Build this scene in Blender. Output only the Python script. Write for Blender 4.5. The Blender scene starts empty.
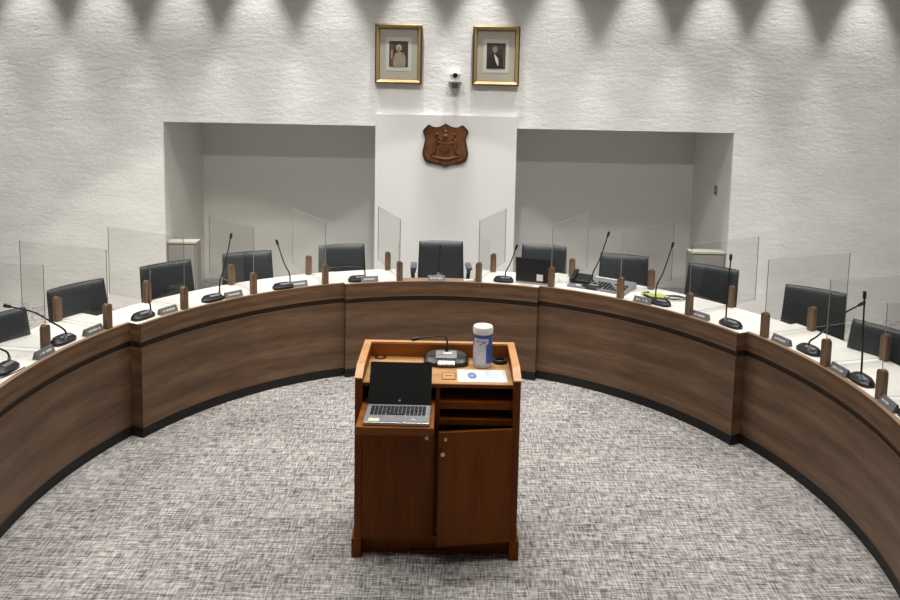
import bpy, bmesh, math, random
from mathutils import Vector, Matrix
random.seed(7)
PI = math.pi
C = bpy.context.scene.collection
sc = bpy.context.scene

# ------------------------------------------------------------------ materials
def lin(c):
    c = c / 255.0
    return c / 12.92 if c <= 0.04045 else ((c + 0.055) / 1.055) ** 2.4
def rgb(r, g, b): return (lin(r), lin(g), lin(b), 1.0)

class NT:
    def __init__(self, name):
        self.m = bpy.data.materials.new(name); self.m.use_nodes = True
        self.t = self.m.node_tree; self.n = self.t.nodes; self.l = self.t.links
        self.b = self.n['Principled BSDF']; self.out = self.n['Material Output']
    def add(self, typ, **kw):
        o = self.n.new(typ)
        for k, v in kw.items():
            if hasattr(o, k): setattr(o, k, v)
            else: o.inputs[k].default_value = v
        return o
    def link(self, a, b): self.l.new(a, b)

def coords(t, kind='Object', scale=(1, 1, 1), rot=(0, 0, 0)):
    tc = t.add('ShaderNodeTexCoord'); mp = t.add('ShaderNodeMapping')
    mp.inputs['Scale'].default_value = scale; mp.inputs['Rotation'].default_value = rot
    t.link(tc.outputs[kind], mp.inputs['Vector'])
    return mp.outputs['Vector']

def noise(t, vec, scale, detail=4, rough=0.55):
    n = t.add('ShaderNodeTexNoise'); n.inputs['Scale'].default_value = scale
    n.inputs['Detail'].default_value = detail; n.inputs['Roughness'].default_value = rough
    t.link(vec, n.inputs['Vector']); return n.outputs['Fac']

def ramp(t, fac, stops):
    r = t.add('ShaderNodeValToRGB'); e = r.color_ramp.elements
    while len(e) < len(stops): e.new(0.5)
    for i, (p, c) in enumerate(stops): e[i].position = p; e[i].color = c
    t.link(fac, r.inputs['Fac']); return r.outputs['Color']

def plain(name, col, rough=0.5, metal=0.0, spec=0.5, vary=0.0, bump=0.0, bscale=60):
    t = NT(name); t.b.inputs['Base Color'].default_value = col
    t.b.inputs['Roughness'].default_value = rough; t.b.inputs['Metallic'].default_value = metal
    t.b.inputs['Specular IOR Level'].default_value = spec
    if vary or bump:
        f = noise(t, coords(t), bscale)
        if vary:
            lo = tuple(c * (1 - vary) for c in col[:3]) + (1,); hi = tuple(min(1, c * (1 + vary)) for c in col[:3]) + (1,)
            t.link(ramp(t, f, [(0.3, lo), (0.7, hi)]), t.b.inputs['Base Color'])
        if bump:
            b = t.add('ShaderNodeBump'); b.inputs['Strength'].default_value = bump; b.inputs['Distance'].default_value = 0.003
            t.link(f, b.inputs['Height']); t.link(b.outputs['Normal'], t.b.inputs['Normal'])
    return t.m

def wood(name, dark, mid, light, kind='Object', scale=(1, 1, 1), rough=0.45, spec=0.4, rings=1.0, coat=0.0):
    """long-grained veneer: grain runs along the axis with the small scale"""
    t = NT(name); v = coords(t, kind, scale)
    a = noise(t, v, 3.0, 6, 0.65)
    w = t.add('ShaderNodeTexWave', wave_type='BANDS', bands_direction='Y')
    w.inputs['Scale'].default_value = 0.55 * rings; w.inputs['Distortion'].default_value = 7.0
    w.inputs['Detail'].default_value = 3.0; w.inputs['Detail Scale'].default_value = 0.6
    t.link(v, w.inputs['Vector'])
    mx = t.add('ShaderNodeMath', operation='MULTIPLY_ADD'); mx.inputs[1].default_value = 0.2
    t.link(w.outputs['Fac'], mx.inputs[0]); t.link(a, mx.inputs[2])
    t.link(ramp(t, mx.outputs[0], [(0.36, dark), (0.6, mid), (0.84, light)]), t.b.inputs['Base Color'])
    t.b.inputs['Roughness'].default_value = rough; t.b.inputs['Specular IOR Level'].default_value = spec
    t.b.inputs['Coat Weight'].default_value = coat
    return t.m

def stucco():
    t = NT('stucco_plaster'); v = coords(t, 'Object', (1, 1, 1))
    v2 = coords(t, 'Object', (0.55, 1, 1.25))
    big = noise(t, v2, 3.2, 3, 0.5); mid = noise(t, v2, 20, 5, 0.65); fine = noise(t, v, 75, 3, 0.6)
    t.link(ramp(t, big, [(0.3, rgb(226, 225, 222)), (0.7, rgb(236, 235, 232))]), t.b.inputs['Base Color'])
    m1 = t.add('ShaderNodeMath', operation='MULTIPLY_ADD'); m1.inputs[1].default_value = 0.42
    t.link(fine, m1.inputs[0]); t.link(mid, m1.inputs[2])
    b = t.add('ShaderNodeBump'); b.inputs['Strength'].default_value = 0.42; b.inputs['Distance'].default_value = 0.014
    t.link(m1.outputs[0], b.inputs['Height'])
    b2 = t.add('ShaderNodeBump'); b2.inputs['Strength'].default_value = 0.2; b2.inputs['Distance'].default_value = 0.05
    t.link(big, b2.inputs['Height']); t.link(b.outputs['Normal'], b2.inputs['Normal'])
    t.link(b2.outputs['Normal'], t.b.inputs['Normal'])
    t.b.inputs['Roughness'].default_value = 0.9; t.b.inputs['Specular IOR Level'].default_value = 0.15
    return t.m

def carpet():
    t = NT('woven_carpet')
    vx = coords(t, 'Object', (11, 100, 1)); vy = coords(t, 'Object', (104, 12, 1)); vb = coords(t, 'Object', (1, 1, 1))
    a = noise(t, vx, 1.0, 3, 0.6); b = noise(t, vy, 1.0, 3, 0.6); c = noise(t, vb, 2.3, 3, 0.5); d = noise(t, vb, 30, 3, 0.6)
    # long pale weft threads
    th = noise(t, coords(t, 'Object', (1.6, 46, 1)), 1.0, 1, 0.4)
    s1 = t.add('ShaderNodeMath', operation='ADD'); t.link(a, s1.inputs[0]); t.link(b, s1.inputs[1])
    s2 = t.add('ShaderNodeMath', operation='MULTIPLY_ADD'); s2.inputs[1].default_value = 0.34
    t.link(d, s2.inputs[0]); t.link(s1.outputs[0], s2.inputs[2])
    s3 = t.add('ShaderNodeMath', operation='MULTIPLY_ADD'); s3.inputs[1].default_value = 0.22
    t.link(c, s3.inputs[0]); t.link(s2.outputs[0], s3.inputs[2])
    s5 = t.add('ShaderNodeMath', operation='MULTIPLY_ADD'); s5.inputs[1].default_value = 0.30
    t.link(th, s5.inputs[0]); t.link(s3.outputs[0], s5.inputs[2])
    s4 = t.add('ShaderNodeMath', operation='MULTIPLY_ADD'); s4.inputs[1].default_value = 1.0; s4.inputs[2].default_value = -0.89
    t.link(s5.outputs[0], s4.inputs[0])
    col = ramp(t, s4.outputs[0], [(0.26, rgb(86, 81, 81)), (0.45, rgb(138, 133, 131)), (0.58, rgb(172, 168, 164)), (0.78, rgb(212, 209, 203))])
    t.link(col, t.b.inputs['Base Color'])
    bp = t.add('ShaderNodeBump'); bp.inputs['Strength'].default_value = 0.4; bp.inputs['Distance'].default_value = 0.006
    t.link(s2.outputs[0], bp.inputs['Height']); t.link(bp.outputs['Normal'], t.b.inputs['Normal'])
    t.b.inputs['Roughness'].default_value = 0.95; t.b.inputs['Specular IOR Level'].default_value = 0.1
    return t.m

def acrylic(name, tint, gloss):
    t = NT(name); t.n.remove(t.b)
    tr = t.add('ShaderNodeBsdfTransparent'); tr.inputs['Color'].default_value = tint
    gl = t.add('ShaderNodeBsdfGlossy'); gl.inputs['Roughness'].default_value = 0.02; gl.inputs['Color'].default_value = (1, 1, 1, 1)
    lw = t.add('ShaderNodeFresnel'); lw.inputs['IOR'].default_value = gloss
    mx = t.add('ShaderNodeMixShader')
    ge = t.add('ShaderNodeNewGeometry'); fr = t.add('ShaderNodeMath', operation='SUBTRACT'); fr.inputs[0].default_value = 1.0
    t.link(ge.outputs['Backfacing'], fr.inputs[1]); ml = t.add('ShaderNodeMath', operation='MULTIPLY')
    t.link(lw.outputs[0], ml.inputs[0]); t.link(fr.outputs[0], ml.inputs[1])
    t.link(ml.outputs[0], mx.inputs[0]); t.link(tr.outputs[0], mx.inputs[1]); t.link(gl.outputs[0], mx.inputs[2])
    t.link(mx.outputs[0], t.out.inputs['Surface'])
    return t.m

M = {}
M['stucco'] = stucco()
M['smooth_wall'] = plain('smooth_painted_wall', rgb(222, 221, 217), 0.75, spec=0.2, bump=0.05, bscale=40)
M['ceiling'] = plain('ceiling_paint', rgb(205, 203, 198), 0.9, spec=0.1, vary=0.03, bscale=8)
M['carpet'] = carpet()
M['walnut'] = wood('walnut_veneer', rgb(78, 57, 41), rgb(100, 75, 54), rgb(120, 92, 68), 'UV', (0.8, 6, 1), 0.42, 0.4, 0.45)
M['walnut_rail'] = wood('walnut_rail', rgb(78, 56, 39), rgb(102, 75, 53), rgb(122, 92, 67), 'UV', (1.2, 14, 1), 0.42, 0.4, 0.5)
M['groove'] = plain('dark_recess', rgb(34, 20, 13), 0.6, vary=0.1)
M['kick'] = plain('black_kick_board', rgb(30, 28, 27), 0.55, spec=0.3, vary=0.1)
M['oak_edge'] = wood('oak_edge_band', rgb(130, 102, 78), rgb(150, 122, 96), rgb(164, 138, 112), 'UV', (1.5, 20, 1), 0.4, 0.4)
M['laminate'] = plain('white_laminate', rgb(240, 237, 230), 0.24, spec=0.45, vary=0.015, bscale=6)
M['post_wood'] = wood('post_walnut', rgb(80, 60, 44), rgb(106, 82, 61), rgb(128, 101, 77), 'Object', (22, 22, 3), 0.45, 0.4)
M['acrylic'] = acrylic('clear_acrylic', (0.94, 0.942, 0.94, 1), 1.35)
M['acrylic_edge'] = plain('acrylic_cut_edge', rgb(130, 130, 127), 0.3)
M['leather'] = plain('black_leather', rgb(44, 48, 50), 0.42, spec=0.5, vary=0.06, bump=0.12, bscale=220)
M['chair_plastic'] = plain('chair_arm_plastic', rgb(74, 78, 84), 0.4, vary=0.05)
M['black_plastic'] = plain('black_plastic', rgb(24, 24, 26), 0.38, vary=0.08)
M['dark_metal'] = plain('gooseneck_metal', rgb(44, 42, 42), 0.35, metal=0.5)
M['grey_plastic'] = plain('grey_plastic', rgb(120, 121, 124), 0.4, vary=0.05)
M['silver'] = plain('silver_metal', rgb(178, 178, 180), 0.32, metal=0.7, vary=0.04)
M['plate'] = plain('grey_name_plate', rgb(104, 103, 104), 0.4, vary=0.06)
M['plate_letters'] = plain('pale_lettering', rgb(206, 204, 202), 0.5, vary=0.03)
M['cherry'] = wood('cherry_veneer', rgb(100, 48, 2), rgb(114, 58, 4), rgb(124, 66, 8), 'Object', (7, 7, 0.8), 0.5, 0.18, 0.6)
M['cherry_h'] = wood('cherry_veneer_level', rgb(108, 56, 14), rgb(134, 74, 22), rgb(150, 88, 30), 'Object', (0.9, 8, 8), 0.42, 0.25, 0.6)
M['oak_top'] = wood('oak_worktop', rgb(164, 118, 72), rgb(190, 144, 94), rgb(204, 160, 110), 'Object', (1.0, 9, 9), 0.4, 0.4, 0.5)
M['cherry_lit'] = wood('cherry_lit', rgb(188, 130, 80), rgb(206, 148, 96), rgb(216, 162, 110), 'Object', (2, 3, 3), 0.36, 0.45, 0.5)  # cherry lightened: strong light on the lectern's upper faces painted into the colour
M['cavity'] = plain('unlit_cabinet_lining', rgb(58, 34, 18), 0.6, vary=0.1)
M['brass'] = plain('brass', rgb(214, 176, 116), 0.3, metal=0.9, vary=0.03)
M['white_plastic'] = plain('white_plastic', rgb(236, 235, 230), 0.35, vary=0.01)
M['paper'] = plain('white_paper', rgb(240, 241, 234), 0.7, vary=0.02, bscale=20)
M['screen'] = plain('dark_screen', rgb(30, 31, 30), 0.22, vary=0.03)
M['gold'] = plain('gold_frame', rgb(166, 144, 98), 0.55, metal=0.3, vary=0.12, bump=0.1, bscale=50)
M['gold_dark'] = plain('antique_gold', rgb(102, 84, 48), 0.4, metal=0.6, vary=0.12)
M['mat_board'] = plain('beige_mat', rgb(178, 173, 157), 0.8, vary=0.02)
M['mat_inner'] = plain('pale_mat', rgb(196, 199, 189), 0.8, vary=0.02)
M['emblem'] = wood('carved_wood', rgb(70, 38, 14), rgb(94, 54, 24), rgb(112, 70, 36), 'Object', (9, 9, 3), 0.5, 0.4)
M['emblem_dark'] = plain('carved_rim_wood', rgb(52, 34, 20), 0.5, vary=0.15)
M['cabinet_grey'] = plain('grey_laminate', rgb(146, 144, 138), 0.5, vary=0.03)
M['cream'] = plain('cream_trim', rgb(190, 185, 170), 0.5, vary=0.02)
M['rubber'] = plain('black_rubber', rgb(22, 21, 21), 0.6, vary=0.1)
M['lime'] = plain('lime_fabric', rgb(176, 188, 88), 0.6, vary=0.06)
def flat(n, r, g, b, rough=0.6): 
    M[n] = plain(n, rgb(r, g, b), rough, vary=0.08, bscale=35); return M[n]
flat('portrait_back', 58, 48, 44); flat('portrait_black', 34, 29, 30); flat('skin', 150, 124, 104); flat('hair_white', 172, 164, 148)
flat('hair_grey', 120, 108, 98); flat('dress', 150, 138, 118); flat('flag_red', 108, 66, 62); flat('flag_white', 160, 140, 132); flat('shirt', 210, 204, 198); flat('dark_tie', 40, 34, 36)
flat('label_blue', 66, 92, 168, 0.35); flat('label_pale', 214, 212, 224, 0.35); flat('print_blue', 150, 172, 214); flat('print_pale', 176, 200, 220); flat('sticker', 222, 220, 176); flat('note_pink', 214, 188, 176)
M['lens'] = plain('lens_black', rgb(12, 12, 13), 0.15, vary=0.05)
M['dim_steel'] = plain('dim_steel', rgb(150, 148, 146), 0.4, metal=0.4, vary=0.04)

# ------------------------------------------------------------------ mesh helpers
def obj(name, bm, mat, parent=None, smooth=False, mats=None):
    me = bpy.data.meshes.new(name)
    bmesh.ops.recalc_face_normals(bm, faces=bm.faces)
    if smooth:
        for f in bm.faces: f.smooth = True
    bm.to_mesh(me); bm.free()
    me.materials.append(mat)
    for m in (mats or []): me.materials.append(m)
    if smooth: 
        try: me.set_sharp_from_angle(angle=math.radians(42))
        except Exception: pass
    o = bpy.data.objects.new(name, me); C.objects.link(o)
    if parent is not None: o.parent = parent
    return o
def tag(o, label, cat=None, group=None):
    if label: o['label'] = label
    if cat: o['category'] = cat
    if group: o['group'] = group
    return o
def thing(name, label, cat, loc=(0, 0, 0), rz=0.0, group=None):
    o = bpy.data.objects.new(name, None); C.objects.link(o); o.empty_display_size = 0.1
    o.location = loc; o.rotation_euler = (0, 0, rz)
    return tag(o, label, cat, group)
def struct(name, bm, mat, smooth=False):
    o = obj(name, bm, mat, None, smooth); o['kind'] = 'structure'; return o
def dup(root, loc, rz, label, scale=None):
    r = root.copy(); C.objects.link(r); r.location = loc; r.rotation_euler = (0, 0, rz); r['label'] = label
    if scale: r.scale = scale
    for ch in list(root.children):
        c = ch.copy(); C.objects.link(c); c.parent = r
        for g in list(ch.children):
            d = g.copy(); C.objects.link(d); d.parent = c
    return r
def B(): return bmesh.new()
def box(bm, c, s, bev=0.0, seg=2, rot=None):
    r = bmesh.ops.create_cube(bm, size=1.0); vs = r['verts']
    mat = Matrix.Diagonal((s[0], s[1], s[2], 1))
    bmesh.ops.transform(bm, matrix=mat, verts=vs)
    es = list({e for v in vs for e in v.link_edges})
    if bev:
        q = bmesh.ops.bevel(bm, geom=es, offset=bev, segments=seg, affect='EDGES', profile=0.5)
        vs = list({v for v in q['verts']} | {v for v in vs if v.is_valid})
    T = Matrix.Translation(c)
    if rot is not None: T = T @ rot
    bmesh.ops.transform(bm, matrix=T, verts=vs)
    return vs
def b2(x0, x1, y0, y1, z0, z1, bm=None, bev=0.0):
    bm = bm or B(); box(bm, ((x0 + x1) / 2, (y0 + y1) / 2, (z0 + z1) / 2), (abs(x1 - x0), abs(y1 - y0), abs(z1 - z0)), bev); return bm
def cyl(bm, c, r1, r2, h, seg=20, rot=None):
    q = bmesh.ops.create_cone(bm, cap_ends=True, cap_tris=False, segments=seg, radius1=r1, radius2=r2, depth=h)
    T = Matrix.Translation(c)
    if rot is not None: T = T @ rot
    bmesh.ops.transform(bm, matrix=T, verts=q['verts']); return q['verts']
def ball(bm, c, r, sc_=(1, 1, 1), u=16, v=10):
    q = bmesh.ops.create_uvsphere(bm, u_segments=u, v_segments=v, radius=r)
    bmesh.ops.transform(bm, matrix=Matrix.Translation(c) @ Matrix.Diagonal((*sc_, 1)), verts=q['verts']); return q['verts']
def lathe(bm, prof, seg=24, c=(0, 0, 0), ring=False):
    rings = []
    for r, z in prof:
        rings.append([bm.verts.new((c[0] + r * math.cos(2 * PI * i / seg), c[1] + r * math.sin(2 * PI * i / seg), c[2] + z)) for i in range(seg)])
    for a, b in zip(rings, rings[1:] + (rings[:1] if ring else [])):
        for i in range(seg):
            bm.faces.new((a[i], a[(i + 1) % seg], b[(i + 1) % seg], b[i]))
    if ring: return
    bm.faces.new(rings[0][::-1]); bm.faces.new(rings[-1])
def smoothpath(pts, n=6):
    P = [Vector(p) for p in pts]; out = []
    for i in range(len(P) - 1):
        p0 = P[max(i - 1, 0)]; p1 = P[i]; p2 = P[i + 1]; p3 = P[min(i + 2, len(P) - 1)]
        for k in range(n):
            t = k / n
            out.append(0.5 * ((2 * p1) + (-p0 + p2) * t + (2 * p0 - 5 * p1 + 4 * p2 - p3) * t * t + (-p0 + 3 * p1 - 3 * p2 + p3) * t ** 3))
    out.append(P[-1]); return out
def tube(bm, pts, r, seg=8, r2=None):
    rings = []; n = len(pts); up = None
    for i, p in enumerate(pts):
        d = (pts[min(i + 1, n - 1)] - pts[max(i - 1, 0)]).normalized()
        if up is None: up = d.orthogonal().normalized()
        up = (up - d * up.dot(d)).normalized(); s = d.cross(up)
        rr = r if r2 is None else r + (r2 - r) * i / (n - 1)
        rings.append([bm.verts.new(p + (up * math.cos(2 * PI * k / seg) + s * math.sin(2 * PI * k / seg)) * rr) for k in range(seg)])
    for a, b in zip(rings, rings[1:]):
        for k in range(seg): bm.faces.new((a[k], a[(k + 1) % seg], b[(k + 1) % seg], b[k]))
    bm.faces.new(rings[0][::-1]); bm.faces.new(rings[-1])
def prism(bm, poly, fn, d):
    """extrude a 2D outline: fn(u, v, w) -> xyz, w in (0, d)"""
    a = [bm.verts.new(fn(u, v, 0)) for u, v in poly]; b = [bm.verts.new(fn(u, v, d)) for u, v in poly]
    n = len(poly)
    bm.faces.new(a[::-1]); bm.faces.new(b)
    for i in range(n): bm.faces.new((a[i], a[(i + 1) % n], b[(i + 1) % n], b[i]))
def pillow(bm, w, h, fn, T, nu=16, nv=14, p=9):
    """padded slab; fn(u, v) -> (centre, normal) for u, v in -1..1"""
    grids = []
    for sgn in (1, -1):
        g = []
        for j in range(nv + 1):
            row = []
            for i in range(nu + 1):
                u = math.sin((-1 + 2 * i / nu) * PI / 2); v = math.sin((-1 + 2 * j / nv) * PI / 2)
                th = T / 2 * max(0.0, (1 - abs(u) ** p) * (1 - abs(v) ** p)) ** 0.5
                cpt, nn = fn(u, v); row.append((Vector(cpt) + Vector(nn) * (th * sgn)))
            g.append(row)
        grids.append(g)
    V = {}
    def vert(s, j, i):
        if j in (0, nv) or i in (0, nu): s = 0
        k = (s, j, i)
        if k not in V: V[k] = bm.verts.new(grids[s][j][i])
        return V[k]
    for s in (0, 1):
        for j in range(nv):
            for i in range(nu):
                q = [vert(s, j, i), vert(s, j, i + 1), vert(s, j + 1, i + 1), vert(s, j + 1, i)]
                bm.faces.new(q if s == 0 else q[::-1])

# ------------------------------------------------------------------ plan of the room (metres)
CX, CY = -0.035, 4.08           # centre of the horseshoe
DH = 0.862                      # top of the desk
WY = 8.3                        # face of the back wall
NB = 9.63                       # back of the niche
NX0, NX1, NZ = -3.34, 3.29, 2.195
def pol(a, r, z=0.0):
    a = math.radians(a); return Vector((CX + r * math.sin(a), CY + r * math.cos(a), z))
def rzout(a): return -math.radians(a)

# ---- shell
bm = b2(-6.6, 6.6, -4.2, 9.9, -0.12, 0.0); struct('floor', bm, M['carpet'])
bm = B()
b2(-6.6, NX0, WY, NB, 0, 5.1, bm); b2(NX1, 6.6, WY, NB, 0, 5.1, bm); b2(NX0, NX1, WY, NB, NZ, 5.1, bm)
struct('wall_back', bm, M['stucco'])
bm = B(); e = 0.004
b2(NX0, NX1, NB - 0.02, NB + 0.12, 0, NZ, bm)
b2(NX0, NX0 + e, WY + 0.015, NB, 0, NZ, bm); b2(NX1 - e, NX1, WY + 0.015, NB, 0, NZ, bm)
b2(NX0, NX1, WY + 0.015, NB, NZ - e, NZ, bm)
struct('wall_niche', bm, M['smooth_wall'])
bm = b2(-0.868, 0.762, WY - 0.06, NB - 0.02, 0, 2.335); struct('wall_pier', bm, M['smooth_wall'])
struct('wall_left', b2(-6.72, -6.6, -4.2, NB, 0, 5.1), M['smooth_wall'])
struct('wall_right', b2(6.6, 6.72, -4.2, NB, 0, 5.1), M['smooth_wall'])
struct('wall_front', b2(-6.72, 6.72, -4.32, -4.2, 0, 5.1), M['smooth_wall'])
struct('ceiling', b2(-6.72, 6.72, -4.32, NB + 0.12, 5.1, 5.22), M['ceiling'])

# ---- low cabinets in the corners of the niche
def corner_cabinet(x0, x1, label, door_split):
    cx = (x0 + x1) / 2; w = x1 - x0
    t = thing('low_cabinet', label, 'cabinet', (cx, 8.40, 0), 0, None)
    obj('body', b2(-w / 2, w / 2, -0.06, 0.08, 0.0, 0.755), M['cabinet_grey'], t)
    obj('top', b2(-w / 2, w / 2, -0.08, 0.08, 0.755, 0.782, None, 0.004), M['cream'], t)
    obj('door', b2(-w / 2 + 0.02, w / 2 - 0.02, -0.078, -0.06, 0.04, 0.74, None, 0.003), M['cabinet_grey'], t)
corner_cabinet(NX0 + 0.006, -2.985, 'low grey cabinet with cream top in left corner of wall niche', True)
corner_cabinet(2.87, NX1 - 0.006, 'low grey cabinet in right corner of wall niche behind black chair', True)

# ------------------------------------------------------------------ the horseshoe desk
def sweep(sec, a0, a1, n):
    """closed (r, z) section swept round the horseshoe; UV = (arc metres, section metres)"""
    bm = B(); uv = bm.loops.layers.uv.new('UVMap'); rings = []
    for i in range(n + 1):
        a = a0 + (a1 - a0) * i / n
        rings.append([bm.verts.new(pol(a, r, z)) for r, z in sec])
    m = len(sec); L = [0]
    for k in range(m): L.append(L[-1] + math.hypot(sec[(k + 1) % m][0] - sec[k][0], sec[(k + 1) % m][1] - sec[k][1]))
    rr = sec[0][0]
    for i in range(n):
        for k in range(m):
            f = bm.faces.new((rings[i][k], rings[i + 1][k], rings[i + 1][(k + 1) % m], rings[i][(k + 1) % m]))
            s0 = math.radians(a0 + (a1 - a0) * i / n) * rr; s1 = math.radians(a0 + (a1 - a0) * (i + 1) / n) * rr
            for lp, q in zip(f.loops, ((s0, L[k]), (s1, L[k]), (s1, L[k + 1]), (s0, L[k + 1]))): lp[uv].uv = q
    for ring in (rings[0][::-1], rings[-1]):
        f = bm.faces.new(ring)
        for lp in f.loops:
            p = lp.vert.co; lp[uv].uv = (p.x + p.y, p.z)
    return bm
def local(bm, t):
    bmesh.ops.transform(bm, matrix=Matrix.Translation(-t.location), verts=bm.verts); return bm
def rect(r0, r1, z0, z1): return [(r0, z1), (r0, z0), (r1, z0), (r1, z1)]
def desk(label, a0, a1, R, rear, cap, low=None):
    am = (a0 + a1) / 2; n = max(6, int(abs(a1 - a0)))
    t = thing('council_desk', label, 'desk', pol(am, R, 0), 0, None)
    def part(name, sec, mat, x0=a0, x1=a1): return obj(name, local(sweep(sec, x0, x1, n), t), mat, t)
    part('front_panel', rect(R, R + 0.11, 0.078, 0.682), M['walnut'])
    part('upper_rail', rect(R, R + 0.11, 0.726, DH - 0.004), M['walnut_rail'])
    part('shadow_groove', rect(R + 0.014, R + 0.11, 0.682, 0.726), M['groove'])
    part('kick_board', rect(R + 0.004, R + 0.11, 0.0, 0.078), M['kick'])
    segs = low or [(a0, a1, cap, None)]
    for x0, x1, cp, lz in segs:
        part('edge_band', rect(R, R + cp, DH - 0.004, DH + 0.002), M['oak_edge'], x0, x1)
        if lz is None: part('desktop', [(R + cp, DH), (R + cp, DH - 0.004), (R + 0.11, DH - 0.004), (R + 0.11, DH - 0.034), (rear, DH - 0.034), (rear, DH)], M['laminate'], x0, x1)
        else:
            part('ledge_back', rect(R + cp - 0.02, R + cp, lz, DH - 0.004), M['walnut_rail'], x0, x1)
            part('desktop', rect(R + 0.11, rear, lz - 0.03, lz), M['oak_edge'], x0, x1)
    for x in (a0 + 0.6, a1 - 0.6):
        part('support_panel', rect(R + 0.11, R + 0.26, 0.0, DH - 0.16), M['walnut'], x - 0.3, x + 0.3)
    return t
RW, RM, RC = 2.487, 2.383, 2.335
desk('curved walnut desk wing at far left with grey name plates along its rim', -112, -66.3, RW, 3.0, 0.03)
desk('curved walnut desk section left of the centre one, between two stepped corners', -66.3, -22.0, RM, 2.83, 0.024)
desk('centre walnut desk section behind the lectern, with chairman place', -22.0, 21.1, RC, 2.82, 0.024,
     [(-22.0, -9.9, 0.022, None), (-9.9, 7.7, 0.125, 0.735), (7.7, 21.1, 0.022, None)])
desk('curved walnut desk section right of the centre one, carrying grey control console', 21.1, 64.7, RM + 0.01, 2.95, 0.024)
desk('curved walnut desk wing at far right with tall microphone near frame edge', 64.7, 116, RW, 3.02, 0.03)

# ------------------------------------------------------------------ acrylic dividers on slotted wooden posts
def post_mesh():
    bm = B(); w = 0.0248; h = 0.182; poly = [(-w, 0), (w, 0)]
    for k in range(13): poly.append((w * math.cos(PI * k / 12), h - w + w * math.sin(PI * k / 12)))
    prism(bm, poly, lambda u, v, d: (u, d - 0.019, v), 0.038)
    bmesh.ops.bevel(bm, geom=[e for e in bm.edges if e.calc_face_angle(0) > 1.2], offset=0.003, segments=2, affect='EDGES')
    return bm
def shield_mesh(y0, y1):
    bm = B(); vs = box(bm, (0, (y0 + y1) / 2, 0.02 + 0.275), (0.0075, y1 - y0, 0.55))
    for f in bm.faces:
        f.material_index = 0 if abs(f.normal.x) > 0.9 else 1
    return bm
DIV = [(-81.6, 2.57, -81.8, 2.99), (-70.2, 2.52, -70.4, 2.98), (-56.2, 2.42, -57.6, 2.80), (-41.5, 2.415, -41.9, 2.80), (-26.0, 2.415, -27.0, 2.80),
       (-9.9, 2.37, -11.4, 2.78), (7.7, 2.37, 9.8, 2.78), (23.5, 2.425, 25.1, 2.86), (38.5, 2.43, 40.1, 2.89), (53.4, 2.43, 54.5, 2.92),
       (67.7, 2.525, 67.8, 2.98), (80.8, 2.52, 79.9, 2.99), (92.6, 2.54, 91.6, 3.0)]
PL = ['first clear acrylic divider from the left, beside the half-seen far left chair', 'second clear acrylic divider from the left, at the left end of its desk wing',
      'third clear acrylic divider from the left, overlapping the left low grey cabinet', 'fourth clear acrylic divider from the left, overlapping the fourth black chair',
      'fifth clear acrylic divider from the left, by the left stepped corner of the centre desk', 'clear acrylic divider just left of the chairman place',
      'clear acrylic divider just right of the chairman place', 'clear acrylic divider beside the open black desk laptop',
      'clear acrylic divider between grey control console and lime cloth', 'clear acrylic divider right of the black cable coil on desk',
      'clear acrylic divider next to the right stepped corner of the desk', 'second clear acrylic divider from the right edge, beside long bent microphone',
      'clear acrylic divider nearest the right edge of the picture']
div0 = None; first_posts = {}
pm = None
for i, (a, r, a2, r2) in enumerate(DIV):
    p = pol(a, r, DH + 0.001); q = pol(a2, r2, DH + 0.001); d = q - p; rz = math.atan2(d.y, d.x) - PI / 2
    t = thing('acrylic_divider', PL[i], 'divider', p, rz, 'acrylic dividers between the seats')
    obj('acrylic_panel', shield_mesh(-0.004, 0.80), M['acrylic'], t, mats=[M['acrylic_edge']])
    for y in (0.0, d.length):
        if pm is None: o = obj('post', post_mesh(), M['post_wood'], t); pm = o.data
        else: o = bpy.data.objects.new('post', pm); C.objects.link(o); o.parent = t
        o.location = (0, y, 0)

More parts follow.
